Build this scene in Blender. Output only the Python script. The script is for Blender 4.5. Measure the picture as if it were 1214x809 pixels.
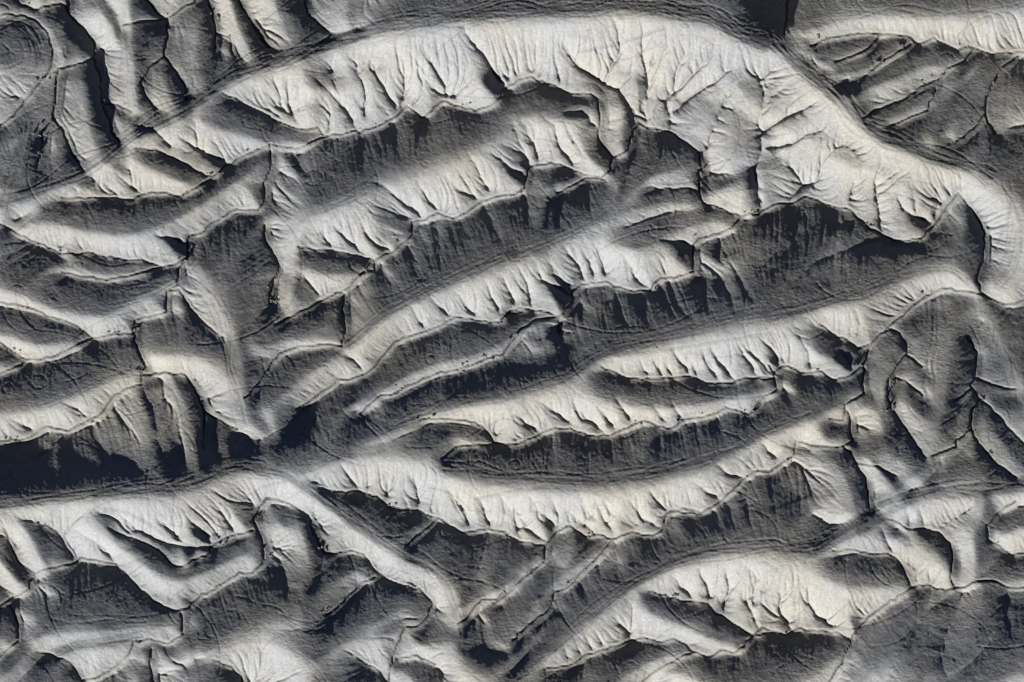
import bpy, math, time
import numpy as np
for o in list(bpy.data.objects): bpy.data.objects.remove(o)
scene=bpy.context.scene
PX=0.2                                   # metres per traced pixel (1214 px = 243 m of ground)
# ---- camera: looks straight down from an aircraft with a long lens
ALT=3000.0
cam_d=bpy.data.cameras.new('camera'); cam=bpy.data.objects.new('camera',cam_d); scene.collection.objects.link(cam)
cam.location=(0,0,ALT); cam.rotation_euler=(0,0,0)
cam_d.sensor_width=36; cam_d.lens=36*ALT/(1214*PX); cam_d.clip_start=1; cam_d.clip_end=20000
scene.camera=cam
# ---- light
SUN_EL=math.radians(29); ax,ay=-0.5,-0.866        # horizontal direction towards the sun (world x, y)
world=bpy.data.worlds.new('World'); scene.world=world; world.use_nodes=True
nt=world.node_tree; bg=nt.nodes['Background']; sky=nt.nodes.new('ShaderNodeTexSky')
sky.sky_type='NISHITA'; sky.altitude=3000; sky.air_density=0.14; sky.dust_density=0.05; sky.ozone_density=6; sky.sun_disc=False; sky.sun_elevation=SUN_EL; sky.sun_rotation=math.atan2(ax,ay)
nt.links.new(sky.outputs[0],bg.inputs[0]); bg.inputs[1].default_value=0.05
sd=bpy.data.lights.new('sun','SUN'); sun=bpy.data.objects.new('sun',sd); scene.collection.objects.link(sun)
sd.energy=5.0; sd.angle=math.radians(0.5); sd.color=(1,0.978,0.93)
from mathutils import Vector
n=math.hypot(ax,ay); S=Vector((ax/n*math.cos(SUN_EL),ay/n*math.cos(SUN_EL),math.sin(SUN_EL)))
sun.rotation_euler=S.to_track_quat('Z','Y').to_euler(); sun.location=(0,0,200)
vs=scene.view_settings; vs.view_transform='Standard'; vs.look='None'; vs.gamma=1; vs.use_curve_mapping=False
vs.exposure=1.58

import numpy as np, math
COL=[0,300,600,894]; ROW=[0,200,400,599]; TS=320/1214.0
def parse(txt):
    out=[]
    for ln in txt.splitlines():
        ln=ln.split('#')[0].strip()
        if not ln or '|' not in ln: continue
        k,p=ln.split('|'); k=k.split(); pts=[]; t=None
        for w in p.split():
            if ',' in w:
                x,y=map(float,w.split(','))
                if t[0]=='p':
                    a,b=t[1:].split('_'); pts.append((float(a)+x*480/1214,float(b)+y*480/1214))
                elif t=='@': pts.append((x,y))
                else: pts.append((COL[int(t[1])]+x*TS, ROW[int(t[0])]+y*TS))
            else: t=w
        if len(pts)>1: out.append((k[0],[float(v) for v in k[1:]],np.array(pts)))
    return out
def box(a,n):
    # gaussian-ish blur: separable, sigma n (px), via fft-free repeated box
    if n<=0: return a
    r=max(1,int(round(n*1.0)))
    for _ in range(3):
        for ax in (0,1):
            p=[(0,0),(0,0)]; p[ax]=(r+1,r)
            b=np.cumsum(np.pad(a,p,mode='edge'),axis=ax)
            s=a.shape[ax]; L=2*r+1
            if ax==0: a=(b[L:L+s]-b[:s])/L
            else: a=(b[:,L:L+s]-b[:,:s])/L
    return a
def segdist(P,X,Y):
    """distance and param (0..1 arclength) to polyline P at grid X,Y"""
    L=np.hypot(*(P[1:]-P[:-1]).T); cum=np.concatenate([[0],np.cumsum(L)]); tot=max(cum[-1],1e-6)
    best=np.full(X.shape,1e9,np.float32); T=np.zeros(X.shape,np.float32)
    for i in range(len(P)-1):
        if L[i]<1e-6: continue
        d=(P[i+1]-P[i])/L[i]
        s=np.clip((X-P[i,0])*d[0]+(Y-P[i,1])*d[1],0,L[i])
        q=(X-P[i,0]-s*d[0])**2+(Y-P[i,1]-s*d[1])**2
        m=q<best
        best[m]=q[m]; T[m]=(cum[i]+s[m])/tot
    return np.sqrt(best),T
def jitter(P,amp,step,rng):
    """resample with natural wiggle"""
    out=[P[0]]
    for a,b in zip(P[:-1],P[1:]):
        L=np.hypot(*(b-a)); n=max(1,int(L/step)); nrm=np.array([-(b-a)[1],(b-a)[0]])/max(L,1e-6)
        for k in range(1,n+1):
            p=a+(b-a)*k/n
            if k<n: p=p+nrm*rng.normal()*amp
            out.append(p)
    return np.array(out)
def smooth(P,it=2):
    for _ in range(it):
        Q=[P[0]]
        for a,b in zip(P[:-1],P[1:]): Q+= [a*.75+b*.25,a*.25+b*.75]
        Q.append(P[-1]); P=np.array(Q)
    return P
def fine(a,n=1):
    for _ in range(n):
        b=np.pad(a,1,mode='edge'); a=(b[:-2]+2*b[1:-1]+b[2:])/4; a=(a[:,:-2]+2*a[:,1:-1]+a[:,2:])/4
    return a
def noise(shape,cell,rng,x0=0):
    h,w=shape; gh=int(h/cell)+3; gw=int(w/cell)+3
    g=rng.normal(size=(gh,gw))
    y=np.arange(h)/cell; x=np.arange(w)/cell
    yi=y.astype(int); xi=x.astype(int); fy=y-yi; fx=x-xi
    fy=fy*fy*(3-2*fy); fx=fx*fx*(3-2*fx); fy=fy[:,None]; fx=fx[None]
    a=g[yi][:,xi]; b=g[yi][:,xi+1]; c=g[yi+1][:,xi]; d=g[yi+1][:,xi+1]
    return (a*(1-fx)+b*fx)*(1-fy)+(c*(1-fx)+d*fx)*fy
def poisson(gx,gy):
    """least-squares integrate; gx between columns, gy between rows (same shape arrays, forward diffs)"""
    h,w=gx.shape
    div=np.zeros((h,w))
    div[:,:-1]+=gx[:,:-1]; div[:,1:]-=gx[:,:-1]
    div[:-1]+=gy[:-1]; div[1:]-=gy[:-1]
    def dct(a,ax):
        n=a.shape[ax]; b=np.concatenate([a,np.flip(a,ax)],ax)
        f=np.fft.fft(b,axis=ax); sl=[slice(None)]*2; sl[ax]=slice(0,n); f=f[tuple(sl)]
        k=np.arange(n); ph=np.exp(-1j*np.pi*k/(2*n)); ph=ph[:,None] if ax==0 else ph[None]
        return (f*ph).real/2
    def idct(a,ax):
        n=a.shape[ax]; k=np.arange(n); ph=np.exp(1j*np.pi*k/(2*n)); ph=ph[:,None] if ax==0 else ph[None]
        w_=np.ones(n); w_[0]=.5; w_=w_[:,None] if ax==0 else w_[None]
        s=[n,n]; c=a*ph*w_
        sh=list(a.shape); sh[ax]=2*n; z=np.zeros(sh,complex); sl=[slice(None)]*2; sl[ax]=slice(0,n); z[tuple(sl)]=c
        f=np.fft.ifft(z,axis=ax)*2*n; f=f[tuple(sl)].real
        return f*2/n/2*1.0
    # idct scaling check done numerically
    D=dct(dct(div,0),1)
    ky=2*np.cos(np.pi*np.arange(h)/h)-2; kx=2*np.cos(np.pi*np.arange(w)/w)-2
    den=ky[:,None]+kx[None]; den[0,0]=1; D/= den; D[0,0]=0
    z=4*idct(idct(D,0),1)
    return z
M=120  # margin px
LEE=0.508
SUNAZ=np.array([-0.5,0.866])
W0,H0=1214,809
def seglist(lines,kind):
    S=[]
    for k,pr,P in lines:
        if k==kind:
            P=smooth(P,1) if kind=='R' else P
            for a,b in zip(P[:-1],P[1:]): S.append((*a,*b))
    return np.array(S)
def dist_all(S,X,Y):
    best=np.full(X.shape,1e12,np.float32)
    for ax,ay,bx,by in S:
        dx,dy=bx-ax,by-ay; L2=dx*dx+dy*dy+1e-9
        s=np.clip(((X-ax)*dx+(Y-ay)*dy)/L2,0,1)
        np.minimum(best,(X-ax-s*dx)**2+(Y-ay-s*dy)**2,out=best)
    return np.sqrt(best)
def up2(a,shape):
    h,w=shape; y=np.clip(np.arange(h)/2.,0,a.shape[0]-1.001); x=np.clip(np.arange(w)/2.,0,a.shape[1]-1.001)
    yi=y.astype(int); xi=x.astype(int); fy=(y-yi)[:,None]; fx=(x-xi)[None]
    return (a[yi][:,xi]*(1-fx)+a[yi][:,xi+1]*fx)*(1-fy)+(a[yi+1][:,xi]*(1-fx)+a[yi+1][:,xi+1]*fx)*fy
def samp(a,x,y):
    x=np.clip(x+M,0,a.shape[1]-1.01); y=np.clip(y+M,0,a.shape[0]-1.01)
    xi=x.astype(int); yi=y.astype(int); fx=x-xi; fy=y-yi
    return (a[yi,xi]*(1-fx)+a[yi,xi+1]*fx)*(1-fy)+(a[yi+1,xi]*(1-fx)+a[yi+1,xi+1]*fx)*fy
def build(lines,slope=0.63,seed=3):
    rng=np.random.default_rng(seed)
    H,W=H0+2*M,W0+2*M
    Y,X=np.mgrid[0:H:2,0:W:2].astype(np.float32); X-=M; Y-=M
    rl=[(k,p,(jitter(P,0.8,5,rng) if k=='C' else P)) for k,p,P in lines]
    dc=dist_all(seglist(rl,'C'),X,Y); dr=dist_all(seglist(rl,'R'),X,Y)
    u=dc/(dc+dr+1e-3); 
    # smooth only the ridges: u profile rounded at crest
    gy,gx=np.gradient(box(u,1.0))
    n=np.hypot(gx,gy)+1e-5
    conf=np.clip(n/(np.percentile(n,30)),0,1)
    # magnitude: gentler near the crest, steeper mid slope and at the foot
    wid=box(dc+dr,4); rr=np.clip(wid*0.24,4,15)
    # wind side / lee side: slopes facing away from the sun are a little gentler
    fac=-(gx*SUNAZ[0]+gy*SUNAZ[1])/n
    side=0.5+0.5*np.tanh(fac*1.6)
    lee=np.minimum(LEE*(0.80+0.26*(1-u))/np.clip(-fac,0.5,1),0.80); sunny=slope*(0.72+0.62*u)*np.clip(0.6+dc/50,0,1)
    mag=(lee*(1-side)+sunny*side)*np.clip(dr/rr,0.0,1.)**0.8
    mag*=1+(0.05+0.12*side)*noise(X.shape,22,rng)+(0.02+0.06*side)*noise(X.shape,9,rng)
    smul=np.ones(X.shape)
    for k,pr,P in lines:      # S: local slope multipliers  "S mult radius | centre-line"
        if k=='S':
            d,_=segdist(P,X,Y); sm=1+(pr[0]-1)*np.exp(-(d/pr[1])**2); mag*=sm; smul*=sm
    Gx,Gy=gx/n*mag*conf,gy/n*mag*conf
    for k,pr,P in lines:      # B amount radius | local lean of the ground, away from (+) or towards (-) the south-west
        if k=='B':
            d,_=segdist(P,X,Y); w=pr[0]*np.exp(-(d/pr[1])**2)*np.clip(dc/6,0,1); Gx+=w*SUNAZ[0]; Gy+=w*SUNAZ[1]
    z=poisson(Gx*2,Gy*2)
    # the rounded hills stay just short of shading themselves; only the K places fall into full shadow
    lim=LEE*(1.05-0.27*np.clip(u,0,1)**1.3)+0*X.astype(np.float64); base=lim*np.clip(smul*1.1,0,1)
    for k,pr,P in lines:
        if k=='K':
            d,_=segdist(P,X,Y); lim+=pr[0]*np.exp(-(d/pr[1])**4)
    leem=(1-side)*np.clip((dr-rr*0.6)/rr,0,1)
    for it in range(8):
        gy_,gx_=np.gradient(z/2); p=gx_*SUNAZ[0]+gy_*SUNAZ[1]; ex=np.clip(p-lim,0,None)
        lo=np.clip(-0.72-p,0,None); ex=ex-np.clip(0.9*base-p,0,0.2)*leem*0.5
        gx_=gx_-ex*SUNAZ[0]*1.4+lo*SUNAZ[0]; gy_=gy_-ex*SUNAZ[1]*1.4+lo*SUNAZ[1]
        z=poisson(gx_*2,gy_*2)
    z=up2(z,(H,W))
    dcf=up2(dc,(H,W)); drf=up2(dr,(H,W))
    z0=z
    # round the crests: blend with blurred version near ridges
    rf=up2(rr,(H,W)); wgt=np.exp(-(drf/(rf*0.8))**2); q=np.clip((rf-5)/18,0,1)
    z=z*(1-wgt)+(box(z,3)*(1-q)+box(z,7)*q)*wgt
    Yf,Xf=np.mgrid[0:H,0:W].astype(np.float32); Xf-=M; Yf-=M
    inc=np.zeros((H,W),np.float32)
    def carve(P,D,Wd,tap,mode):
        x0,x1=P[:,0].min()-3*Wd,P[:,0].max()+3*Wd; y0,y1=P[:,1].min()-3*Wd,P[:,1].max()+3*Wd
        i0,i1=int(max(0,y0+M)),int(min(H,y1+M)); j0,j1=int(max(0,x0+M)),int(min(W,x1+M))
        if i1<=i0 or j1<=j0: return
        d,t=segdist(P,Xf[i0:i1,j0:j1],Yf[i0:i1,j0:j1])
        g=np.clip(t/ tap,0,1) if tap>0 else 1.0
        g=g**0.8*(1-0.3*np.clip((t-0.85)/0.15,0,1))*(0.5+0.5*np.clip(dcf[i0:i1,j0:j1]/12,0,1))
        w=Wd*1.25*(0.45+0.55*g)
        # V with concave flanks
        v=D*g*np.exp(-d/(w*0.6))
        if mode: inc[i0:i1,j0:j1]=np.maximum(inc[i0:i1,j0:j1],v)
        else: inc[i0:i1,j0:j1]+=v
    return z,inc,carve,dcf,drf,rl,Xf,Yf,rng
def finish(z,inc,carve,dcf,drf,rl,Xf,Yf,rng,lines):
    H,W=z.shape
    for k,pr,P in lines:
        if k=='G':
            lee=0.4 if P[-1,1]<P[0,1] else 1.3
            P=jitter(P,0.7,5,rng); carve(P,pr[0]*lee,pr[1],pr[2] if len(pr)>2 else 0.8,True)
    z=z-inc
    # rills: water walks down the slopes in rounds, each round finding the rills already cut
    flow=np.zeros(z.shape,np.float32)
    for rnd in range(5):
        zb=box(z,1) if rnd else box(z,2)
        gy,gx=np.gradient(zb)
        N=12000; px=rng.uniform(-M+5,W0+M-5,N); py=rng.uniform(-M+5,H0+M-5,N)
        drs=samp(drf,px,py); ok=(drs>1.5)&(samp(dcf,px,py)>8); px=px[ok]; py=py[ok]
        alive=np.ones(len(px),bool); vx=np.zeros(len(px)); vy=np.zeros(len(px)); fl=np.zeros(z.shape,np.float32)
        hprev=np.full(len(px),1e9)
        for s_ in range(75):
            a=samp(gx,px,py); b=samp(gy,px,py); n=np.hypot(a,b)+1e-6
            wob=rng.normal(size=(2,len(px)))*0.20
            vx=0.4*vx-a/n+wob[0]; vy=0.4*vy-b/n+wob[1]; q=np.hypot(vx,vy)+1e-6
            hz=samp(zb,px,py); alive&=(samp(dcf,px,py)>3.5)&(n>0.12)&(hz<hprev-0.02); hprev=hz
            for h_ in (0,1):
                px=px+np.where(alive,vx/q*0.7,0); py=py+np.where(alive,vy/q*0.7,0)
                np.add.at(fl,((py[alive]+M).round().astype(int).clip(0,H-1),(px[alive]+M).round().astype(int).clip(0,W-1)),min(1,(s_+2)/9.))
        flow+=fl
        cut=0.38*fine(np.minimum(fl,1.8),1)+0.16*box(np.minimum(fl,2.2),1)
        if rnd==0: lw=1-0.84*np.clip((gx*SUNAZ[0]+gy*SUNAZ[1])/0.3,0,1)
        z=z-cut*lw*np.clip((dcf-2)/6,0,1)*np.clip((drf-1)/6,0,1)
    # channel notch
    n=np.exp(-(dcf/1.1)**2)*1.5+np.exp(-dcf/5.)*1.3*box((1-lw)/0.84,1)
    z=z-n
    z=z+(0.20*noise(z.shape,9,rng)+0.12*noise(z.shape,4,rng))*(0.35+0.65*lw)+0.05*noise(z.shape,2,rng)
    return z+0.15*(z-fine(z,2))

def add_tracks(z,lines,Xf,Yf,rng):
    """tyre ruts: n wandering strands round a centre line, pressed into the surface"""
    H,W=z.shape
    rut=np.zeros((H,W),np.float32); wide=np.zeros((H,W),np.float32)
    def strand(P,amp):
        d=P[1:]-P[:-1]; L=np.hypot(*d.T); c=np.concatenate([[0],np.cumsum(L)]); n=int(c[-1]/0.45)+2
        t=np.linspace(0,c[-1],n); x=np.interp(t,c,P[:,0]); y=np.interp(t,c,P[:,1])
        i=((y+M)).round().astype(int); j=((x+M)).round().astype(int); k=(i>=0)&(i<H)&(j>=0)&(j<W)
        a=np.broadcast_to(amp,(n,)) if np.isscalar(amp) else amp(t)
        np.maximum.at(rut,(i[k],j[k]),np.asarray(a)[k].astype(np.float32))
    for k,p,P in lines:
        if k!='T': continue
        P=smooth(P,2); n,sp,dep=int(p[0]),p[1],p[2]
        d=np.gradient(P,axis=0); nr=np.stack([-d[:,1],d[:,0]],1); nr/=np.hypot(*nr.T)[:,None]+1e-6
        L=np.concatenate([[0],np.cumsum(np.hypot(*(P[1:]-P[:-1]).T))])
        for s in range(n):
            o0=rng.normal()*sp*0.45 if n>2 else (s-0.5)*sp*2
            a0=rng.uniform(0,.6) if n>4 else 0; a1=rng.uniform(a0+.25,1.3) if n>4 else 1
            ph=rng.uniform(0,6.28,3); wl=rng.uniform(60,260,3)
            off=o0+(sp*0.22*sum(np.sin(L/wl[i]*6.28+ph[i]) for i in range(3)) if n>2 else 0)
            Q=P+nr*np.asarray(off).reshape(-1,1)
            m=(L/L[-1]>=a0)&(L/L[-1]<=a1)
            if m.sum()>2: strand(Q[m],dep*rng.uniform(.5,1.3))
    # loose arcs and donuts left by riders all over the slopes
    for s in range(650):
        cx,cy=rng.uniform(-60,W0+60),rng.uniform(-60,H0+60); R=rng.choice([5,8,14,30,60,110])*rng.uniform(.7,1.4)
        a=rng.uniform(0,6.28); sw=rng.uniform(.5,2.2) if R>12 else rng.uniform(1.5,5); t=np.linspace(a,a+sw,40)
        R=R*(1+0.15*np.sin(t*1.3+a)); strand(np.stack([cx+R*np.cos(t),cy+R*0.8*np.sin(t)],1),rng.uniform(.18,.5))
    ctr=np.zeros((H,W),np.int8)
    for k,p,P in lines:
        if k=='T' and p[0]>=12:
            P=smooth(P,1); d=dist_all(np.array([(*a,*b) for a,b in zip(P[:-1],P[1:])]),Xf[::2,::2],Yf[::2,::2])
            ctr|=(up2(d,(H,W))<p[1]*0.6).astype(np.int8)
    soft=fine(rut,1); broad=box(rut,2)
    z=z-soft*1.5+0.9*broad
    return z,np.clip(soft*1.3+broad*0.9*ctr,0,1),ctr


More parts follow.
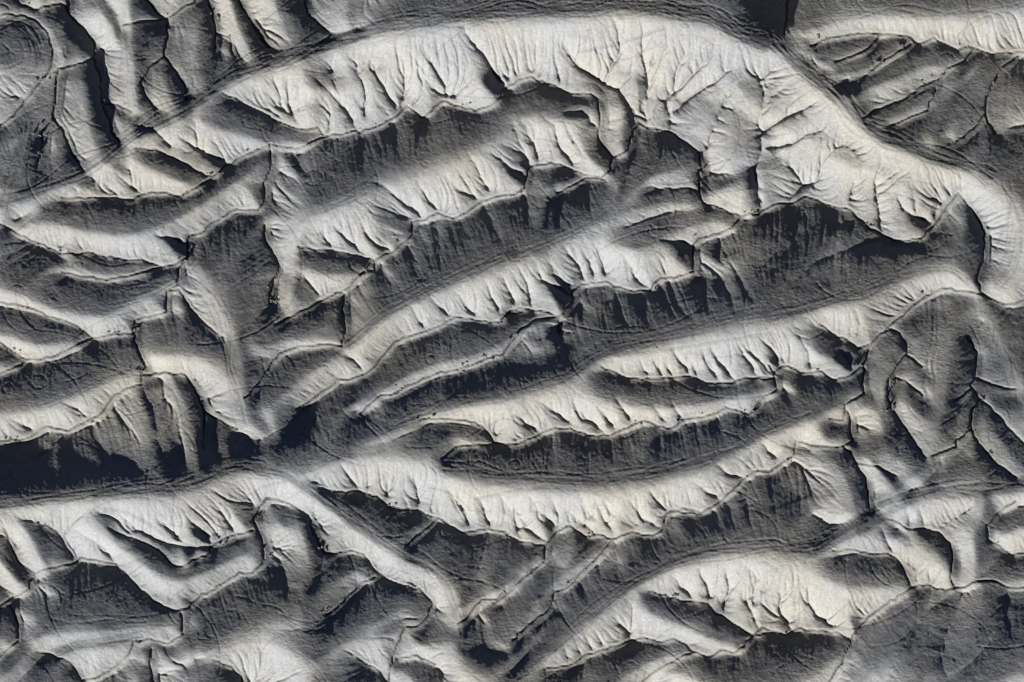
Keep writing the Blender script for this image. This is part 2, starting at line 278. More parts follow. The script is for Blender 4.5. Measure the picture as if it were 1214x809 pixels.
LINES='''
# kind params | tile x,y ...   tile codes row col ; '@' = photo px
# ---- main channels
C | 13 1025,550 1010,480 1040,410 1045,330 1030,250 990,180 930,105 870,180 820,250 760,310 640,325 590,300 510,250 440,180 330,155 240,120 180,150 100,155 0,205 12 1150,180 1060,210 960,170 890,150 875,120 870,0 02 885,760 870,690 820,640 740,590 640,570 600,545 575,580 560,640 535,680 480,705 440,660 415,600 425,520 410,440 385,415 290,415 180,370 110,335 50,355 0,390 01 1080,460 1000,495 910,470 850,450 755,530 720,490 690,470 640,520 540,570 480,595 460,580 300,615 190,665 75,645 0,680 00 1060,715 1020,740 960,790 10 940,50 880,85 815,125 730,105 640,115 600,140 500,130 400,130 280,130
C | 00 610,665 700,672 790,715 860,755 925,790 960,790
G 5 10 | 00 780,590 860,650 960,710 1020,735
G 5 12 | 00 600,560 700,590 760,655
C | 01 75,645 80,740 60,797 11 45,60 50,140 20,185 10 1150,185 1060,180 1030,190 930,260 900,290 850,300 840,330 840,400 800,450 800,520 750,550 750,640 610,680 610,760 20 605,0 625,60 660,130 640,170 640,210 560,235 510,270 450,350 380,385 310,420 210,398 150,440 100,460 0,465 -60,470 -250,500
C | 20 640,170 740,155 840,170 880,250 915,330 918,400 915,500
C | 20 915,330 960,360 1070,410
C | 10 840,400 780,430 730,440 640,405 600,410 480,400 400,375 340,385 260,370 180,335 100,300 60,275 0,250 -200,240
C | 10 730,440 640,465 570,485 460,495 340,475 280,465
C | 10 610,680 600,740 500,745 420,760 340,700 240,665 180,640 80,610 0,600 -200,560
C | 10 420,760 340,797 20 320,50 260,80 190,97 140,95 60,140 0,160 -250,240
C | 20 120,95 50,50 0,15 -200,-80
C | 12 1060,210 1020,260 960,290 870,310 845,340 845,460 760,490 700,488 665,515 650,550 580,550 510,530 450,505 340,515 290,560 300,600 240,660 150,635 60,625 0,650 11 1214,640 1160,640 1110,690 1000,680 910,665 850,700 760,735 640,775 21 620,40 560,110 510,160 430,190 380,185 350,220 290,260 250,290 200,320
C | 12 240,660 130,680 p380_300 640,200 590,240 550,300 490,320 440,340 350,360 300,380 240,410 170,430 120,480
C | 02 480,705 470,760 430,795 350,778 280,752 200,725 110,745 95,790 12 95,30 85,80 20,115 11 1214,95 1140,115 1030,140 960,195 900,220 830,195 760,230 715,235 715,290 640,360 550,410 545,460 480,470 430,530 300,595 170,665 100,700
R | @ 300,400 356,394 400,394
C | 11 410,560 400,650 415,720 400,797 21 340,30 210,35 120,70 70,140 0,230 20 1100,270
C | 11 50,250 50,310 120,440 90,520 80,580 10 1214,610
C | 13 1025,550 1050,570 1110,600 1160,605 1214,590 1400,570
C | 13 1050,570 960,550 850,535 780,570 690,640 630,690 570,740 520,797 23 520,50 500,110 490,170 495,250 440,280 410,300 435,370 430,430 440,470 400,487 330,490 260,485 190,465 180,520 130,560 70,605 0,600 22 1200,600 1110,600 1060,640 1000,700 930,760 880,785 800,765 740,780 32 880,35 800,12 720,40 700,110 660,135 570,120 480,150 420,130 350,140 285,90 230,115 180,175 110,165 50,155 0,130 31 1150,125 1060,105 940,125 870,80 830,55 740,20 680,20 610,5 21 720,775 620,770 560,712 480,690 400,690 300,675
C | 31 830,55 760,120 690,180
C | 32 180,175 170,250 80,320 0,400 31 1140,370 1100,420 1030,420 980,480 920,530
C | 32 480,150 430,210 380,260 320,320 270,370 220,385 205,440 180,475 100,530 30,600
C | 32 170,730 290,710 350,670 430,645 520,620 620,590 680,610 760,598 810,625 840,655 920,675 970,645 1020,660 1070,630 1115,580 1070,565 980,500 940,490 910,440 830,430 790,430 700,400 640,385
C | 32 1115,580 1150,545 1214,570 33 0,580 40,548 140,582 210,548 250,560 370,565 430,600
C | 32 840,655 760,690 690,730 600,797
C | 33 330,797 380,720 430,620 440,580 480,530 580,450 700,370 740,355 860,380 930,370 1000,340 1070,338 1150,370 1214,368 1400,370
C | 33 860,380 905,370 880,320 890,240 880,170 830,120 760,105 690,105 640,75 600,60
C | 33 705,365 670,290 640,235 600,215 500,210 430,195 350,200
C | 33 1214,215 1160,225 1110,185 1050,155 1045,90 1100,30 1180,-20
C | 32 0,400 -60,440
C | 22 1214,185 1080,180 1000,205 900,205 830,175 700,185 550,185 430,130
C | 23 0,185 90,185 110,140 150,125 210,158 310,152 350,187 410,180 470,140 500,110
C | 23 90,185 105,230 40,270 0,330 22 1150,290 1090,345 990,310 930,345 800,370 750,405 680,400 620,375 530,410 460,440 370,440 290,405 200,410 120,450 60,475 0,480 21 1150,482 1085,478 1060,430 1000,380 880,365 800,362 750,370
C | 21 1085,478 1000,482 910,490 850,545
C | 23 410,300 400,370 340,365
C | 23 520,30 470,50 400,0 13 380,760 300,700
C | 13 580,740 620,720 660,740 690,797 23 690,70 640,130 605,190 600,270 640,350 700,440 770,540
C | 23 600,270 640,180 700,210 760,260
C | 23 690,80 760,130
C | 23 960,0 1010,65 1000,110 1000,170 980,230 900,290
C | 23 980,225 1015,275 980,340 975,410 910,460 910,490 800,530
C | 23 1015,275 1100,350 1180,440 1240,500
C | 23 1000,180 1090,215 1180,230
C | 23 975,410 1010,480 1080,560 1180,630
C | 23 400,487 450,550 500,630 515,760
C | 23 450,565 540,575 640,620
G 5 10 | 23 130,660 220,610 250,570 265,490
G 8 18 0.5 | 23 290,770 255,690 220,610
C | 03 140,150 150,60 160,-50 220,-200
C | 03 260,200 330,170 400,155 520,138 570,145 650,148 700,155 750,190 790,175 820,158 860,185 930,218 980,200 1030,215 1090,235 1214,222 1400,230
C | 03 575,148 520,210 450,245 370,270
C | 03 715,190 620,250 560,290 500,340
C | 03 1000,210 960,265 900,290 840,350 760,380 700,430 620,465 550,490 500,525
C | 03 830,395 800,450 790,490 700,525 620,560
C | 03 1214,240 1130,290 1090,360 1060,430 1055,500 1000,570 920,630
C | 03 1055,510 1090,600
C | 00 150,40 270,10 300,60 370,120 420,190 410,260 330,290 260,305 250,400 240,530 190,590 185,660 165,750
C | 00 410,260 440,330 450,430 460,480 490,540 500,600 540,640
C | 00 240,530 290,590 320,690 380,770
C | 00 470,470 530,470 590,500
C | 00 750,75 745,180 735,250 670,300 630,370 660,440 710,490
C | 00 735,250 790,320 825,380 835,450
C | 00 550,110 640,90 745,85
C | 00 630,-40 690,50 750,75 800,40 870,0 900,-50
C | 00 920,-50 950,60 965,150 960,230
C | 00 965,145 1030,160 1045,240
C | 00 1060,-20 1120,90 1170,180 1214,215
C | 01 -100,-50 0,120 60,210
C | 01 210,-50 240,60 310,120 350,145 410,145 470,120
C | 01 350,145 300,190
C | 00 150,40 90,20 60,-60
C | 00 300,60 300,-40
C | 00 0,560 60,520 150,400 220,310 235,240 215,150 150,85 50,60 0,65 -150,90 -250,200
C | 30 0,450 80,400 140,370 170,300 200,285 330,260 370,230 440,240 530,260 580,310 640,380 740,450 800,470 840,460 900,410 1000,350 1080,295 1140,300 1190,240 1180,150 1140,70 1170,10 20 1165,760 1214,720 21 60,722 150,740 250,797 31 250,50 270,130 320,215 370,215 440,200 500,215 550,290 600,330 680,360 750,370 810,440 790,490 740,540 690,540 650,620 620,720 610,797 600,900
C | 30 1140,110 1060,130 970,170 930,225 870,240 825,270 780,265 720,200 620,150 560,130 500,100
G 7 14 | 30 480,15 560,50 620,100 700,150 760,170 880,190 950,185
G 6 13 | 30 340,100 400,140 480,190 530,260
C | 30 335,230 290,150 240,100 180,70
C | 30 170,300 100,260 60,180 30,100
C | 30 820,480 830,570 760,615 680,590 610,605 590,660 500,740 440,770 380,780 330,850
C | 30 55,450 95,530 95,600 30,650 0,680 -100,760
C | 30 80,400 0,350 -60,300
C | 30 690,640 680,700 700,797
C | 30 380,780 330,700 240,660 180,650
G 7 15 0.4 | 31 160,430 130,250 180,180
G 5 12 0.4 | 31 250,400 300,300 320,215
C | 31 550,320 480,350 410,430 330,490
C | 31 610,797 560,730 500,700 470,680
C | 31 640,690 720,670 820,710
# ---- ridges
R | 00 -200,1000 0,900 200,850 400,740 560,640 730,540 870,470 1010,350 1214,260 01 80,280 250,220 400,170 560,130 750,95 900,75 1100,50 1214,55 02 150,60 350,45 450,20 650,30 800,50 900,60 960,90 1030,130 1120,160 1214,200 03 0,155 80,170 150,240 230,320 380,430 440,510 520,580 680,650 850,710 1000,760 1080,800 13 980,20 1080,80 1150,140 1190,220 1200,330 1180,440 1130,540
R | 02 400,480 300,500 200,500 100,490 0,500 01 1214,480 1100,590 960,670 780,750 620,797 11 560,40 440,110 330,165 220,200 180,280 165,350 155,460 140,540
R | 12 470,190 390,240 240,310 100,370 0,400 11 1214,370 1050,440 900,500 740,570 600,650 480,740 420,790 21 330,80 200,180 50,290
R | 12 470,190 540,110 620,20 02 720,740 830,700
R | 12 470,190 600,140 750,110 850,120
R | 12 400,250 500,320 650,310 800,250 900,200 1000,220
R | 13 990,540 950,480 850,440 700,470 500,540 300,610 0,670 12 1214,640 1000,690 850,720 600,790 22 500,50 380,100 300,170 190,205 0,245 21 1100,250 900,290 750,340 600,400 480,470
R | 22 300,190 450,255 600,290 800,280 1000,245 1150,205 23 50,210
R | 23 490,270 350,290 200,370 0,440 22 1100,460 900,560 700,620 400,665 0,640 21 1000,610 850,590 740,520 600,490 400,510 200,600 130,590
R | p380_300 690,185 610,215 560,245 480,285 350,315 230,365 150,430
R | 12 470,190 470,100 480,20
R | 20 -250,770 0,745 200,725 450,690 700,670 850,650 960,610 1050,565 1214,580 21 0,590 130,600 250,680 400,780 31 480,90 620,190 780,260 860,340 895,420 905,500 900,560 865,610 900,690 1000,740 1150,790 1300,880
R | 10 70,270 200,200 400,250 600,270 750,210 900,140 1000,60 1110,0 01 20,700
R | 00 560,670 700,740 850,800 10 860,10
R | 10 280,380 400,440 560,440 640,440
R | 10 -200,450 0,510 150,570 300,620 480,640 600,560 700,510 780,490
R | 10 -200,700 0,710 150,770 300,750
R | 20 -250,320 0,305 200,300 350,240 500,170 620,120
R | 00 540,-50 555,150 575,350 585,480 560,610
R | 00 420,60 480,130
R | 00 860,100 830,260 900,380
R | 00 1000,-20 1040,120 1100,240
R | 00 340,320 350,500 390,650 440,700
R | 00 700,320 730,440 780,500
R | 00 60,600 130,560 210,430 245,300 240,200 180,90 110,40 0,5 -200,0
R | 00 0,230 100,220 -50,200 
R | 00 100,620 80,760 10 30,100 -50,300
R | 03 130,120 300,100 450,40 700,30 1000,40 1214,0 1400,0
R | 03 180,180 320,260 480,220
R | 03 350,300 500,290 650,200
R | 03 420,400 600,330 780,260 870,250
R | 03 520,530 640,490 780,420 
R | 03 880,560 960,420 1060,270
R | 03 780,600 860,450 900,330 980,280
R | 31 150,480 0,530 30 1100,560 1000,610 900,640 860,600 830,640
R | 30 0,750 120,650 170,560 300,530 600,520 790,490
R | 31 0,530 200,600 300,640 450,570 570,560 680,530
R | 31 180,60 220,200 230,300 180,480
B 0.3 20 | @ 345,655 360,690
R | 31 660,440 560,480 500,560
C | 30 970,690 1050,720 1090,760 1090,850
R | 30 830,900 860,760 980,640 1100,560
R | 30 -250,0 0,10 100,100 150,200 180,270
R | 30 400,60 500,130 600,200 680,270 850,300 1000,240 1130,180
R | 31 920,440 1060,380 1214,290 32 60,260 140,200
R | 32 0,600 100,440 200,330 300,250 400,190 450,160
R | 32 -100,900 0,797 120,700 250,600 380,490 530,370 680,280 850,220 1000,190 1214,180 33 40,190 200,210 330,180 450,110 560,60 650,0 23 680,740 800,680 1000,680 1214,670 1400,660
R | 32 530,370 600,440 750,500 900,560 1050,610
R | 33 200,220 300,290 420,330 560,340 660,320
R | 33 620,50 760,170 860,280
R | 33 940,360 960,250 940,120 1000,30 23 1000,710
R | 33 1200,60 1110,120
R | 33 1400,330 1214,300 1100,320 960,340
R | 32 840,640 700,650 560,730 420,790
R | 33 -100,800 100,770 230,760 330,700 400,620
R | 32 650,720 800,720 950,790
R | 23 760,550 820,350 850,200 840,50 13 900,640 990,590
R | 23 560,740 700,600 770,550
R | 13 990,590 1060,650 1140,797 23 1160,100 1200,260 1240,330
R | 23 640,60 560,200 560,270
R | 23 480,540 580,640 620,690
R | 23 260,500 350,560 420,740
R | 23 820,540 930,420 950,350 
R | 23 840,640 960,600 1050,640 1214,680
R | 33 640,797 760,560 820,430
R | 33 800,797 900,640 950,500 1000,400
R | 33 860,797 1000,770 1130,700 1300,720
R | 33 440,797 560,680 640,540 700,450
R | 32 130,440 60,600 -60,730
R | 32 290,140 230,290 150,400
R | 30 690,540 640,560 560,590 400,600 300,640 250,700 150,790
R | 20 740,160 800,300 850,460 880,600
R | 20 600,250 640,400 700,500 720,660
R | @ 225,305 240,335 262,375 272,400 277,441 289,497
# ---- gullies  G depth width | upstream -> downstream
C | 00 1000,415 1080,455 1150,490 1214,520 01 30,500 100,540 170,565 240,580 290,570 315,605
R | 00 870,500 1000,540 1120,580 1214,620 01 100,610 200,605
C | 11 200,350 340,365 440,385 545,412
R | 11 165,400 300,440 460,440
G 4 9 | 01 150,330 160,460 190,540
G 3 8 | 01 30,400 120,460 190,540
G 5 10 | 01 270,340 340,410 390,450 430,520 460,570
G 2 6 | 01 350,340 395,440
G 4 9 | 01 430,280 490,360 505,430 500,510
G 5 10 | 01 530,260 560,350 600,420 640,480
G 5 9 | 01 640,200 680,290 682,400 665,470
G 3 8 | 01 700,220 760,300 780,345
G 5 10 | 01 690,250 770,350 830,410 910,430
G 4 9 | 01 760,200 800,260 830,330 870,400
G 7 14 0.3 | 01 925,100 980,180 1040,250 1080,330 1140,395
G 4 9 | 01 1060,190 1110,290 1155,380
G 2 6 | 01 1214,240 1150,290 1140,330
G 2 6 | 01 80,350 150,450
G 2 6 | 01 210,350 200,520
G 4 10 | 01 670,720 640,650 625,550
G 5 12 | 01 510,790 490,720 480,600
G 7 17 0.4 | 01 250,797 200,740 170,670
G 4 9 | 01 770,610 750,540
G 3 8 | 01 960,680 1030,790
G 4 10 | 01 1040,680 1110,710 1150,760 1214,790
G 3 8 | 01 1100,640 1160,660 1214,700
G 3 8 | 02 60,225 10,300 -10,360
G 3 8 | 02 170,240 110,310 100,330
G 2 7 | 02 230,230 245,370
G 9 18 0.5 | 02 215,140 270,210 350,310 440,370 510,400 560,480 575,540
G 3 8 | 02 330,190 345,290
G 4 9 | 02 400,180 440,260 465,310 465,350
G 5 10 | 02 460,60 510,120 515,230 470,300
G 7 13 | 02 615,60 615,230 635,300 635,400 610,490
G 5 9 | 02 750,190 700,240 640,295
G 7 13 | 02 890,140 810,230 770,310 765,370 725,450 745,520 740,570
G 6 10 | 02 940,210 840,330 730,440
G 10 16 | 02 1030,260 960,350 880,400 760,495
G 6 12 | 02 1080,330 1000,430 940,570 920,640 880,690
G 8 15 | 02 1110,260 1165,400 1160,480 1145,540 1155,640 1155,680 1120,760 12 1130,60 1140,130 1150,165
G 3 8 | 02 1214,360 1170,390
G 5 9 | 02 1214,440 1150,520
G 3 8 | 03 200,350 110,420 55,465
G 10 16 | 03 310,430 240,480 160,520 90,560 38,605
G 6 11 | 03 340,540 180,630 38,668
G 6 12 | 03 420,620 330,700 300,797 13 290,50 220,80 170,130
G 4 10 | 02 30,540 60,640 105,740
G 4 10 | 02 60,520 120,640 150,730
G 5 11 | 02 150,510 220,560 240,640 305,745
G 3 9 | 02 250,530 300,610 350,700
G 4 9 | 02 250,500 340,500 400,560
G 5 10 | 02 0,630 60,670 110,740
G 3 8 | 13 500,0 455,75 440,130
G 6 9 | 13 565,0 560,130 580,270
G 7 13 | 13 650,90 680,180 740,220 800,240
G 4 8 | 13 720,100 740,200
G 4 8 | 13 780,110 840,150 820,230
G 4 10 | 12 250,350 330,440 345,500
G 4 9 | 12 340,350 380,420 395,495
G 4 9 | 12 390,330 440,400 450,480
G 6 12 | 12 520,370 560,440 600,510 650,540
G 5 10 | 12 120,400 160,500 250,550 290,580
G 4 9 | 12 190,400 230,490 280,545
G 4 9 | 12 50,430 100,520 110,600 125,650
G 3 9 | 12 0,470 30,600 30,660
G 6 12 | 12 690,320 780,325 840,345
G 5 11 | 12 560,740 510,640 490,590
G 5 11 | 12 640,720 620,620 600,590
G 6 12 | 12 770,690 720,600 680,510
G 6 13 | 12 830,680 760,600 730,500
G 8 14 | 12 910,660 890,560 850,480
G 6 13 | 12 1035,650 1000,560 960,480
G 9 15 | 12 1110,610 1040,480 960,410 970,320
G 5 12 | 12 345,700 345,600 380,520
G 5 12 | 12 240,660 240,760
G 5 12 | 12 450,760 440,660 490,560
G 5 11 | 12 240,290 235,110
G 6 12 | 12 100,290 100,170 75,100
G 5 10 | 12 180,270 190,170 230,105
G 6 12 | 12 390,230 360,130 330,70
C | 12 230,105 290,75 360,35 400,38 450,50
C | 12 640,80 700,90 830,83 872,110
G 5 13 | 13 90,540 95,450 150,370 185,330 200,240 265,155
G 7 14 | 13 300,480 410,370 440,355 575,325
G 6 14 | 13 150,530 280,420 400,370
G 4 11 | 13 320,290 450,230
G 3 8 | 10 510,10 590,80 635,110
G 3 8 | 10 460,60 540,130
G 5 10 | 10 690,290 780,320 830,345
G 5 12 | 11 530,50 600,90 700,160 750,210
G 4 11 | 11 730,40 790,140 830,180
G 4 10 | 11 850,20 930,90 1000,130
G 4 10 | 11 1000,0 1060,90
G 4 11 | 11 350,240 430,320 510,400
G 4 10 | 11 480,260 550,340 620,370
G 3 9 | 11 290,250 360,370
G 3 8 | 11 900,540 1000,660
G 4 9 | 11 1040,500 1110,650
G 4 9 | 11 1110,470 1170,590 1175,620
G 3 8 | 11 790,570 870,650
G 3 8 | 11 700,610 760,700
G 4 11 | 11 740,510 720,400 690,340
G 5 11 | 11 840,460 840,350 825,230
G 5 11 | 11 1130,350 1040,200 1030,140
G 4 11 | 11 640,540 560,430
G 4 9 | 22 600,90 640,180
G 3 7 | 22 660,90 710,180
G 3 7 | 22 710,110 755,180
G 4 8 | 22 740,40 800,120 830,170
G 4 8 | 22 830,90 865,180
G 5 8 | 22 910,30 960,110 1030,190
G 4 8 | 22 880,50 960,195
G 5 9 | 22 1050,40 1130,170
G 5 9 | 22 1140,80 1214,165
G 5 9 | 23 70,30 110,120
G 5 9 | 23 -60,20 0,80 80,160
G 6 11 | 23 190,-20 245,60 260,150
G 4 9 | 23 380,50 440,140
G 6 13 | 22 20,330 90,390 150,425
G 5 11 | 22 140,270 210,330 300,395
G 6 11 | 22 290,280 360,360 440,425
G 5 10 | 22 400,300 490,410
G 5 10 | 22 490,270 560,370
G 3 8 | 22 740,290 790,360
G 3 8 | 22 660,310 720,380
G 3 7 | 22 330,690 370,797
G 3 7 | 22 20,740 60,797
G 3 7 | 22 100,700 150,790
G 3 7 | 22 200,720 240,797
G 3 7 | 22 430,720 480,797
G 4 8 | 22 640,680 700,760
G 5 12 | 22 830,640 900,690 960,730
G 4 9 | 22 940,570 1010,620 1070,630
G 4 9 | 22 1140,470 1180,510 1214,540
G 3 9 | 22 480,570 465,450
G 3 9 | 22 200,590 210,430
G 3 9 | 22 300,560 420,450
G 3 9 | 22 870,490 845,380
G 3 9 | 22 970,470 945,360
G 3 9 | 22 690,560 680,450
G 5 10 | 32 30,20 130,130 180,160
G 3 8 | 32 40,-20 60,130
G 4 8 | 32 120,-10 215,90
G 3 8 | 32 250,0 330,70 400,130
G 4 8 | 32 390,-40 480,120
G 3 8 | 32 310,-30 400,60
G 6 13 | 32 550,-30 620,60 690,100
G 4 10 | 32 850,140 820,50
G 6 11 | 32 960,120 930,20
G 5 11 | 32 1030,120 1000,0
G 5 11 | 32 1100,100 1080,-20
G 5 12 | 32 500,350 500,250 480,180
G 4 10 | 32 425,340 410,240
G 4 10 | 32 370,450 320,320
G 4 10 | 32 250,500 205,440
G 5 11 | 32 740,310 800,370 840,420
G 5 11 | 32 860,270 910,360 910,430
G 6 10 | 32 980,270 1010,370 985,430 980,480
G 6 11 | 32 1050,240 1130,330 1110,400 1080,420 1120,520 1135,550
G 3 8 | 32 1214,320 1130,390
G 6 12 | 32 470,490 520,540 565,600
G 2 5 | 32 400,550 430,630
G 2 5 | 32 350,580 390,650
G 2 5 | 32 310,610 340,670
G 2 5 | 32 260,630 280,690
G 7 13 | 33 190,345 120,400 115,470 170,560
G 7 13 | 33 250,360 245,430 290,500 345,540
G 5 9 | 33 0,260 25,310 10,380 -10,470
G 4 9 | 33 560,90 620,210
G 4 9 | 33 740,0 765,105
G 4 9 | 33 680,0 700,100
G 8 16 0.4 | 33 870,797 840,700 855,600 910,490 940,390
G 7 15 0.4 | 33 690,660 720,570 780,470 880,400
G 5 12 | 33 1160,600 1130,500 1140,390
G 5 12 | 21 390,550 430,620 480,690
G 6 13 | 21 690,590 740,660 745,770
G 4 8 | 21 610,640 600,720
G 3 8 | 21 680,700 700,780
G 4 8 | 21 860,660 960,785
G 4 8 | 21 910,680 950,770
G 4 8 | 21 1000,700 1050,780
G 3 8 | 21 1100,700 1160,780
G 4 9 | 31 900,-20 950,0 975,90
G 4 9 | 31 1010,-30 1070,100
G 4 9 | 31 1160,-30 1200,140
G 5 15 0.4 | 20 490,545 450,480 400,400
G 5 15 0.4 | 20 570,440 550,380 510,290
G 8 20 0.4 | 20 770,620 720,480 700,350 640,220
G 6 16 0.4 | 20 150,580 220,520 300,430
G 4 9 | 20 280,290 370,320
G 5 10 | 20 50,360 150,410
G 6 12 | 30 840,40 950,165
G 6 12 | 30 700,40 830,165
G 4 9 | 30 980,0 1060,120
B 0.35 32 | @ 0,130 20,160 60,200 30,230
S 0.3 30 | @ 10,50 20,70
B 0.25 22 | @ 5,60 40,70
B 0.35 18 | @ 208,40 215,100
B 0.3 14 | @ 115,95 122,160
B 0.5 14 | @ 70,22 100,50
B 0.2 18 | @ 175,30 180,110
B 0.45 22 | @ 250,290 310,270
B 0.3 15 | @ 215,385 240,402
C | @ 198,345 212,343 225,365 240,380 258,395
R | @ 175,416 210,412 245,416 268,440
B 0.2 25 | @ 320,320 330,420
B 0.45 28 | @ 290,530 340,510 390,490
B 0.25 20 | @ 0,572 120,560 240,555
B 0.25 12 | @ 560,465 620,443 680,428
B 0.15 40 | @ 1100,400 1100,500 1180,400
B 0.15 25 | @ 60,690 150,700
B 0.2 25 | @ 230,700 330,680
B 0.2 25 | @ 360,660 400,700 470,700
B 0.35 30 | p380_489 450,700 560,740
B 0.4 14 | p380_489 340,630
B 0.2 20 | @ 760,290 830,270
B 0.2 40 | @ 1060,760 1180,760
B 0.3 35 | @ 1000,90 1100,120 1190,150
B 0.3 15 | @ 430,4 700,-10 860,0 920,25
B -0.3 18 | @ 120,20 130,60
B -0.25 25 | @ 260,790 340,790
B -0.2 20 | @ 40,780 80,760
S 0.6 18 | @ 335,15 345,30
B 0.35 30 | @ 1195,90 1190,150
B 0.2 20 | @ 1190,280 1180,310
S 0.75 30 | @ 1040,290 990,300
B 0.3 25 | p734_280 800,330 860,250 960,200 1050,220
B 0.3 22 | p734_280 780,420 740,560 780,600
B 0.2 30 | p734_280 870,380 900,450
B 0.2 25 | p734_280 1110,300 1130,400
S 0.6 25 | @ 1200,385
S 0.8 20 | @ 1000,662
S 0.7 15 | @ 1105,635
B 0.2 45 | p734_489 800,700 1000,650 1150,700
S 0.75 18 | @ 915,770
B 0.35 20 | @ 900,10 925,20
B 0.45 16 | @ 1000,100 1010,105
K 0.3 16 | @ 75,25 95,45
K 0.3 14 | @ 112,95 118,150
K 0.12 26 | @ 290,530 340,510 390,490
K 0.1 14 | @ 540,470 600,450 670,432
K 0.25 22 | @ 550,750 600,780
K 0.3 14 | p380_489 340,630
K 0.12 22 | @ 880,5 925,25
K 0.3 14 | @ 1000,95 1005,110
K 0.3 12 | @ 1050,290 1090,285
K 0.3 12 | @ 650,100 690,108
K 0.3 10 | @ 985,440 1010,430
B 0.3 20 | @ 10,50 40,70
B 0.35 20 | @ 0,575 100,568 200,558 250,545
B 0.3 14 | @ 120,530 240,525
K 0.08 24 | @ 0,565 100,555 200,545 240,540
B 0.2 40 | @ 170,50 190,90
B 0.2 40 | @ 1120,420 1150,500
B 0.15 40 | @ 1080,740 1190,740
B 0.2 25 | @ 1110,480 1090,540
B 0.3 25 | @ 330,640 345,700
B 0.25 35 | @ 1100,380 1130,470
B 0.25 25 | @ 1195,400 1195,470
B 0.35 24 | @ 970,560 1000,590
B 0.2 20 | @ 925,560 940,590
B 0.3 16 | @ 190,480 215,520
B 0.2 25 | @ 250,700 330,690
B 0.2 20 | @ 240,340 265,400
B 0.2 40 | @ 60,120 200,40
B 0.15 50 | @ 1180,400 1180,560
B 0.2 25 | @ 30,690 60,760
S 0.55 50 | @ 1110,380 1115,520
S 0.6 40 | @ 1190,400 1190,520
B 0.32 50 | @ 1110,400 1115,520
B 0.25 35 | @ 1195,390 1195,500
S 0.6 35 | @ 195,20 200,100
S 0.6 30 | @ 85,110 85,150
S 0.6 30 | @ 30,130 20,190
B 0.3 35 | @ 195,30 215,100
B 0.12 25 | @ 85,110 90,150
S 0.6 60 | @ 1080,750 1180,740
B 0.15 50 | @ 1080,750 1180,740
S 0.7 30 | @ 1000,580 970,560
S 0.65 40 | @ 1100,100 1190,130
B 0.15 50 | @ 1100,100 1190,130
B 0.25 30 | @ 190,480 220,500
S 0.6 25 | @ 190,480 220,500
B 0.2 30 | @ 400,720 430,770
B 0.2 25 | @ 120,700 190,720
B 0.25 20 | @ 300,480 330,460
B 0.3 28 | @ 140,500 180,540
S 0.6 28 | @ 140,500 180,540
B 0.15 60 | @ 1090,770 1190,760
B 0.15 40 | @ 1110,400 1190,480
B 0.12 40 | @ 20,60 40,120
B 0.2 22 | @ 640,390 650,410
S 0.6 22 | @ 640,390 650,410
S 0.55 28 | @ 235,335 262,400 285,480
B 0.16 28 | @ 235,335 262,400 285,480
S 0.6 24 | @ 1188,240 1192,310
B 0.22 24 | @ 1188,240 1192,310
K 0.06 22 | @ 0,568 100,558 200,548 260,530
B 0.12 20 | @ 0,568 100,558 200,548 260,530
# T n spread depth | path
T 26 13 0.5 | 00 -200,1000 0,900 200,850 400,740 560,640 730,540 870,470 1010,350 1214,260 01 80,280 250,220 400,170 560,130 750,95 900,75 1100,50 1214,45 02 150,50 350,50 450,20 650,30 800,50 900,60 960,95 1030,140 1120,165 1214,200 03 0,155 80,170 150,240 230,320 380,430 440,510 520,580 680,650 850,710 1000,760 1080,800
T 8 5 0.4 | 13 1000,10 1080,60 1150,140 1190,220 1200,330 1180,440 1100,520
T 6 10 0.4 | 13 1080,420 1120,300 1160,160 1120,60
T 14 7 0.35 | 12 640,20 470,190 390,240 240,310 100,370 0,400 11 1214,350 1050,430 900,490 740,560 600,640 480,740 420,790 
T 16 8 0.35 | 13 1000,540 950,480 850,440 700,470 500,540 300,610 0,670 12 1214,630 1000,680 850,720 600,780 22 500,40 380,90 300,160 190,200 0,240
T 12 8 0.35 | 23 490,260 350,290 200,370 0,430 22 1100,470 900,550 700,610 400,650 0,625 21 1000,600 850,580
T 14 8 0.4 | 20 -250,760 0,745 200,725 450,690 700,670 850,650 960,610 1050,570 1214,585 21 0,590 130,600 250,680 400,780 31 480,90 620,190 780,260 860,340 895,420 920,500
T 14 8 0.4 | 32 -40,830 0,797 120,700 250,600 380,490 530,370 680,280 850,220 1000,190 1214,170 33 100,190 260,180 380,120 480,50 600,-20 23 700,710 850,670 1000,660 1214,660 1400,650
T 10 9 0.3 | 00 540,-50 555,150 575,350 590,480
T 10 9 0.3 | 10 900,520 1000,610 1030,797 20 1050,150 1100,400
T 8 12 0.3 | 10 0,430 60,330 180,190 330,60 480,-40
T 7 14 0.3 | 10 20,430 200,370 400,470 600,530 780,470
T 8 10 0.3 | 21 560,440 700,370 900,300 1100,240
T 8 9 0.3 | 21 620,480 540,400 480,350
T 6 8 0.3 | 30 200,500 400,520 600,520 780,490
T 6 10 0.3 | 31 100,480 240,560 360,540
T 8 12 0.3 | 30 1000,640 1150,560 31 20,520 150,560
T 6 12 0.3 | 00 90,560 100,700 60,797 10 40,100 0,200
T 9 8 0.3 | 11 560,10 440,100 300,180
T 6 8 0.3 | 20 0,300 200,300 400,200 620,120
T 6 10 0.3 | 23 1130,0 1170,120 1214,300
T 2 1.5 0.5 | 01 0,360 200,300 400,220 560,190 720,150 820,120
T 2 1.2 0.4 | 30 480,10 620,40 760,140 880,190 1040,180 1130,130
T 2 1.5 0.4 | 30 180,500 260,590 400,610 560,575 700,565 840,600 1000,605 1214,598 31 0,598 120,605 220,670 300,740 335,797
T 2 1.2 0.5 | 22 0,720 150,660 400,690 480,740
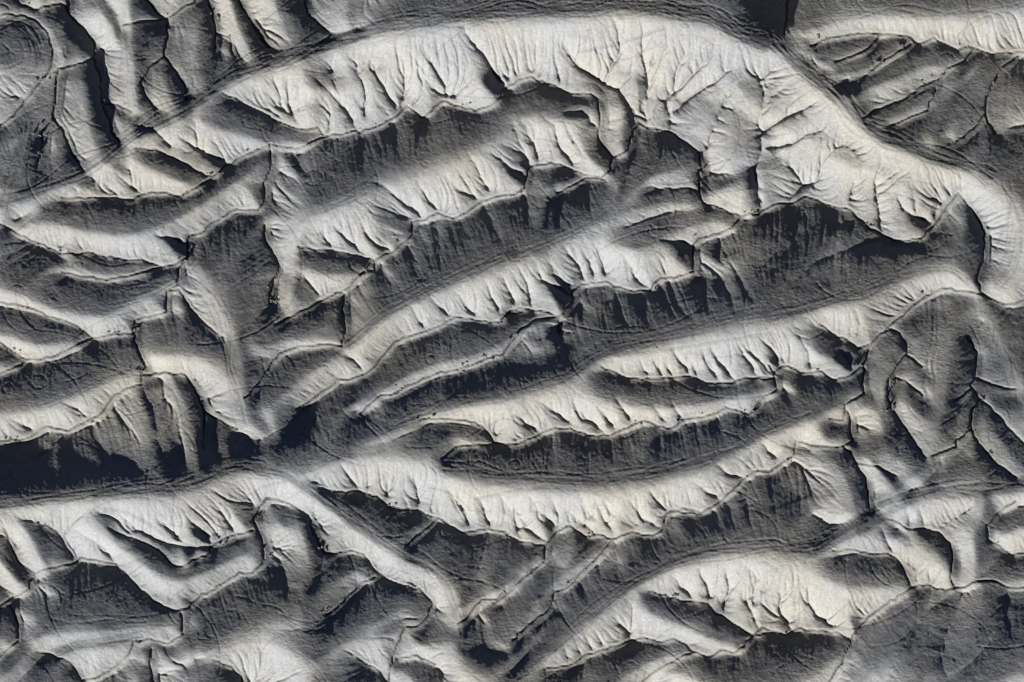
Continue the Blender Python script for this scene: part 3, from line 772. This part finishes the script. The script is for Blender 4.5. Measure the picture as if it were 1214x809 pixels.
T 2 1.2 0.5 | 22 500,80 700,60 900,30 1200,-20
T 2 1.2 0.5 | 21 1000,730 1214,680
T 2 1.2 0.5 | 02 320,230 480,200 620,155 720,120
T 6 12 0.3 | 33 700,0 600,60 520,130 530,190
T 5 12 0.3 | 33 480,340 500,420 440,520
T 5 12 0.3 | 33 560,230 620,330 600,380
T 6 10 0.3 | 33 20,370 0,450
T 6 12 0.3 | 03 300,80 600,40 900,60 1214,10
T 5 10 0.3 | 32 1214,160 1100,170 800,190
T 7 9 0.35 | 00 -100,110 20,90 100,110 160,180 180,260 120,330 0,380 -100,400 # crater
T 5 8 0.3 | 00 -60,150 40,150 100,200 110,270 40,310 -60,330
T 14 16 0.4 | 00 100,500 110,620 90,720 60,797 10 40,60 20,150
'''
T0=time.time()
lines=parse(LINES)
z,inc,carve,dcf,drf,rl,Xf,Yf,rng=build(lines)
zf=finish(z,inc,carve,dcf,drf,rl,Xf,Yf,rng,lines)
zf,wear,tmask=add_tracks(zf,lines,Xf,Yf,rng)
print('terrain field',time.time()-T0)
H,W=zf.shape
# ---- outer ground: the same sheet continues far beyond the detailed area
def ext(n,first):
    o=[];d=first;c=0
    for i in range(n): c+=d; o.append(c); d*=1.11
    return np.array(o)
NE=70; e=ext(NE,1.3)
xs=np.concatenate([-M-e[::-1],np.arange(W)-M,W-1-M+e]); ys=np.concatenate([-M-e[::-1],np.arange(H)-M,H-1-M+e])
HH,WW=len(ys),len(xs)
Z=np.pad(zf,NE,mode='edge')
ex=np.concatenate([e[::-1],np.zeros(W),e])[None]; ey=np.concatenate([e[::-1],np.zeros(H),e])[:,None]
dist=np.hypot(ex,ey)
r2=np.random.default_rng(11)
XX=np.broadcast_to(xs[None],(HH,WW)); YY=np.broadcast_to(ys[:,None],(HH,WW))
far=np.zeros((HH,WW))
for i in range(9):
    wl=260*0.75**i; a=r2.uniform(0,6.28); ph=r2.uniform(0,6.28)
    s=np.sin((XX*math.cos(a)+YY*math.sin(a))/wl*6.28+ph+1.3*np.sin(XX/wl*2.1+i)+1.1*np.sin(YY/wl*2.7-i))
    far+=(np.abs(s)-0.5)*wl*0.10*np.clip((wl-dist*0.06)/wl,0,1)
bl=1-np.exp(-(dist/90.)**2)
Z=Z*(1-bl)+(far+Z.mean())*bl
co=np.stack([(XX-W0/2)*PX,(H0/2-YY)*PX,Z*PX],-1).reshape(-1,3)
gy_,gx_=np.gradient(co[:,2].reshape(HH,WW))
dx=np.gradient(xs)*PX; dy=np.gradient(ys)*PX
NX=-gx_/dx[None]; NY=gy_/dy[:,None]
nrm=np.stack([NX,NY,np.ones_like(NX)],-1); nrm/=np.linalg.norm(nrm,axis=-1,keepdims=True); nrm=nrm.reshape(-1,3)
wearF=np.pad(wear,NE).reshape(-1); bed_shadeF=np.pad(np.exp(-(dcf/1.45)**2)*np.clip(0.75+0.5*noise(dcf.shape,14,rng),0.1,1),NE).reshape(-1)  # second mask: painted shade along channel lines, strength varied by noise
# ---- which hill each cell belongs to: climb to the top, take the nearest named crest
def hill_ids():
    st=4; zz=box(zf,3)[::st,::st]; h,w=zz.shape
    idx=np.arange(h*w).reshape(h,w); best=zz.copy(); nx=idx.copy()
    zp=np.pad(zz,1,mode='edge'); ip=np.pad(idx,1,mode='edge')
    for a in (0,1,2):
        for b in (0,1,2):
            q=zp[a:a+h,b:b+w]; m=q>best; best[m]=q[m]; nx[m]=ip[a:a+h,b:b+w][m]
    nx=nx.ravel()
    for i in range(14): nx=nx[nx]

    gx,gy=np.meshgrid(np.arange(w)*st-M,np.arange(h)*st-M)
    D=np.stack([segdist(P,gx.astype(np.float32),gy.astype(np.float32))[0] for P in HILLS.values()])
    near=D.argmin(0).ravel()[nx].reshape(h,w)
    return np.pad(np.kron(near,np.ones((st,st),int))[:H,:W],((0,max(0,H-h*st)),(0,max(0,W-w*st))),mode='edge')
TR=[(k,p,P) for k,p,P in lines if k=='T']
# ---- materials
def soil(name,base,warm,dark,rough_scale=1.0,bump=0.12):
    m=bpy.data.materials.new(name); m.use_nodes=True; t=m.node_tree; N=t.nodes; L=t.links
    b=N['Principled BSDF']; b.inputs['Roughness'].default_value=0.95; b.inputs['Specular IOR Level'].default_value=0.15
    g=N.new('ShaderNodeNewGeometry')
    def no(s,d,r=0.6,off=0.,dim='3D'):
        q=N.new('ShaderNodeTexNoise'); q.inputs['Scale'].default_value=s; q.inputs['Detail'].default_value=d; q.inputs['Roughness'].default_value=r
        mp=N.new('ShaderNodeMapping'); mp.inputs['Location'].default_value=(off,off*.7,0); L.new(g.outputs['Position'],mp.inputs[0]); L.new(mp.outputs[0],q.inputs['Vector']); return q,mp
    def mix(a,bc,fac,mode='MIX'):
        q=N.new('ShaderNodeMix'); q.data_type='RGBA'; q.blend_type=mode
        for i,v in ((6,a),(7,bc)):
            if isinstance(v,tuple): q.inputs[i].default_value=(*v,1)
            else: L.new(v,q.inputs[i])
        if isinstance(fac,float): q.inputs[0].default_value=fac
        else: L.new(fac,q.inputs[0])
        return q.outputs[2]
    def ramp(src,a,c):
        r=N.new('ShaderNodeMapRange'); r.inputs[1].default_value=a; r.inputs[2].default_value=c; L.new(src,r.inputs[0]); return r.outputs[0]
    n1,_=no(0.035,4,.6,13); n2,_=no(0.11,6,.65,57); n3,_=no(1.6,5,.7,3); n4,_=no(3.5,3,.7,91)
    c=mix(base,warm,ramp(n1.outputs[0],.42,.62)); c=mix(c,dark,ramp(n2.outputs[0],.58,.80))
    vm=N.new('ShaderNodeMapRange'); vm.inputs[1].default_value=.3; vm.inputs[2].default_value=.7; vm.inputs[3].default_value=.86; vm.inputs[4].default_value=1.12; L.new(n4.outputs[0],vm.inputs[0])
    vn=N.new('ShaderNodeMapRange'); vn.inputs[1].default_value=.3; vn.inputs[2].default_value=.7; vn.inputs[3].default_value=.85; vn.inputs[4].default_value=1.15; L.new(n3.outputs[0],vn.inputs[0])
    vv=N.new('ShaderNodeMath'); vv.operation='MULTIPLY'; L.new(vm.outputs[0],vv.inputs[0]); L.new(vn.outputs[0],vv.inputs[1])
    vc=N.new('ShaderNodeCombineColor'); [L.new(vv.outputs[0],vc.inputs[i]) for i in range(3)]
    c=mix(c,vc.outputs[0],1.0,'MULTIPLY')
    # grit: pale crusts and dark clods
    v=N.new('ShaderNodeTexVoronoi'); v.inputs['Scale'].default_value=1.1; L.new(g.outputs['Position'],v.inputs['Vector'])
    sp=N.new('ShaderNodeMath'); sp.operation='LESS_THAN'; sp.inputs[1].default_value=0.16; L.new(v.outputs['Distance'],sp.inputs[0])
    vr=N.new('ShaderNodeMath'); vr.operation='GREATER_THAN'; vr.inputs[1].default_value=0.80
    sx=N.new('ShaderNodeSeparateColor'); L.new(v.outputs['Color'],sx.inputs[0]); L.new(sx.outputs[0],vr.inputs[0])
    ml=N.new('ShaderNodeMath'); ml.operation='MULTIPLY'; L.new(sp.outputs[0],ml.inputs[0]); L.new(vr.outputs[0],ml.inputs[1])
    mp5=N.new('ShaderNodeMath'); mp5.operation='MULTIPLY'; mp5.inputs[1].default_value=.55; L.new(ml.outputs[0],mp5.inputs[0])
    c=mix(c,(0.36,0.355,0.34),mp5.outputs[0])
    at=N.new('ShaderNodeAttribute'); at.attribute_name='wear'
    c=mix(c,(0.045,0.047,0.052),ramp(at.outputs['Fac'],0.0,1.3))
    ab=N.new('ShaderNodeAttribute'); ab.attribute_name='bed_shade'
    c=mix(c,(0.04,0.04,0.042),ramp(ab.outputs['Fac'],0.2,0.95))  # shadow of the narrow channel notch, painted into the colour as a dark line
    L.new(c,b.inputs['Base Color'])
    # wrinkled crust
    w1,mp=no(1.3,6,.62,5); mp.inputs['Scale'].default_value=(0.8,1.35,1.0); mp.inputs['Rotation'].default_value=(0,0,0.25)
    w2,_=no(4.5,4,.7,31)
    ad=N.new('ShaderNodeMath'); ad.operation='ADD'; L.new(w1.outputs[0],ad.inputs[0])
    m2=N.new('ShaderNodeMath'); m2.operation='MULTIPLY'; m2.inputs[1].default_value=.35; L.new(w2.outputs[0],m2.inputs[0]); L.new(m2.outputs[0],ad.inputs[1])
    bp=N.new('ShaderNodeBump'); bp.inputs['Strength'].default_value=1.0; bp.inputs['Distance'].default_value=bump; pr,_=no(0.06,3,.6,77); pm=N.new('ShaderNodeMapRange'); pm.inputs[1].default_value=.38; pm.inputs[2].default_value=.62; pm.inputs[3].default_value=.35; pm.inputs[4].default_value=1.7; L.new(pr.outputs[0],pm.inputs[0])
    pk=N.new('ShaderNodeMath'); pk.operation='MULTIPLY'; L.new(ad.outputs[0],pk.inputs[0]); L.new(pm.outputs[0],pk.inputs[1]); L.new(pk.outputs[0],bp.inputs['Height']); L.new(bp.outputs[0],b.inputs['Normal'])
    return m
SOIL=soil('badland_clay',(0.166,0.170,0.177),(0.188,0.181,0.166),(0.112,0.116,0.124))
TRACKM=soil('rutted_clay',(0.160,0.164,0.170),(0.178,0.172,0.160),(0.115,0.115,0.12))
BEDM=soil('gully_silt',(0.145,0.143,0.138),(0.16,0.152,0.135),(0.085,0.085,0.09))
# ---- cut the one sheet into named pieces that meet edge to edge
ids=np.arange(HH*WW).reshape(HH,WW)
quads=np.stack([ids[1:,:-1],ids[1:,1:],ids[:-1,1:],ids[:-1,:-1]],-1)
lab=np.zeros((HH-1,WW-1),int)                      # 0 terrain
inner=(slice(NE,NE+H-1),slice(NE,NE+W-1))
sub=np.zeros((H-1,W-1),int)
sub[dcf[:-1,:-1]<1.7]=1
sub[(tmask[:-1,:-1]>0)&(sub==0)]=2
lab[inner]=sub
def sheet(name,mask,mat,label=None):
    q=quads[mask]; used,inv=np.unique(q.ravel(),return_inverse=True)
    if len(q)==0: return
    me=bpy.data.meshes.new(name); me.vertices.add(len(used)); me.vertices.foreach_set('co',co[used].astype(np.float32).ravel())
    me.loops.add(q.size); me.loops.foreach_set('vertex_index',inv.astype(np.int32).ravel())
    me.polygons.add(len(q)); me.polygons.foreach_set('loop_start',np.arange(0,q.size,4,dtype=np.int32))
    me.update(calc_edges=True); me.polygons.foreach_set('use_smooth',np.ones(len(q),bool))
    me.normals_split_custom_set_from_vertices(nrm[used].astype(np.float32))
    for nm,arr in (('wear',wearF),('bed_shade',bed_shadeF)):
        a=me.attributes.new(nm,'FLOAT','POINT'); a.data.foreach_set('value',arr[used].astype(np.float32))
    me.materials.append(mat); o=bpy.data.objects.new(name,me); scene.collection.objects.link(o); o['kind']='structure'
    if label: o['label']=label
    return o
sheet('terrain',lab==0,SOIL,'pale eroded clay badlands cut by branching gullies')
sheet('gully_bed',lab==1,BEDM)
sheet('dirt_track',lab==2,TRACKM)
# ---- clods of earth lying beside the gullies: each an object of its own
import bmesh
CLODM=soil('dark_clod_earth',(0.075,0.073,0.07),(0.085,0.08,0.07),(0.05,0.05,0.05))
r3=np.random.default_rng(5); protos=[]
for i in range(8):
    bm=bmesh.new(); bmesh.ops.create_icosphere(bm,subdivisions=2,radius=1.0)
    ph=r3.uniform(0,6.28,6)
    for v in bm.verts:
        p=v.co; k=1+0.22*math.sin(3.1*p.x+ph[0])+0.2*math.sin(3.7*p.y+ph[1])+0.16*math.sin(4.3*p.z+ph[2])+0.1*math.sin(8*p.x+6*p.y+ph[3])
        v.co=Vector((p.x*k*r3.uniform(.96,1.04),p.y*k*0.8*r3.uniform(.96,1.04),p.z*k*0.6))
    me=bpy.data.meshes.new('earth_clod'); bm.to_mesh(me); bm.free(); me.materials.append(CLODM); protos.append(me)
CL=[P for k,p,P in rl if k=='C']
ws=np.array([np.hypot(*(P[1:]-P[:-1]).T).sum() for P in CL]); cnt=0; tries=0; base=None
while cnt<280 and tries<6000:
    tries+=1; P=CL[r3.choice(len(CL),p=ws/ws.sum())]; i=r3.integers(len(P)-1); f=r3.random(); c=P[i]*(1-f)+P[i+1]*f
    for q in range(r3.integers(1,6)):
        x,y=c+r3.normal(size=2)*np.array([5,2.0])+np.array([0,-1.5])
        if not(3<x<W0-3 and 3<y<H0-3) or cnt>=280: continue
        h=float(samp(zf,np.array([x]),np.array([y]))[0])*PX; sz=r3.uniform(.16,.42)
        o=bpy.data.objects.new('earth_clod',protos[r3.integers(8)]) if base is None else base.copy()
        if base is None: base=o
        else: o.data=protos[r3.integers(8)]
        o.location=((x-W0/2)*PX,(H0/2-y)*PX,h+sz*0.15); o.scale=(sz,sz,sz*r3.uniform(.8,1.2)); o.rotation_euler=(0,0,r3.uniform(0,6.28))
        o['label']='small dark clod of earth lying beside a dry gully'; o['category']='clod'; o['group']='clods of earth along the gullies'
        scene.collection.objects.link(o); cnt+=1
print('done',time.time()-T0)
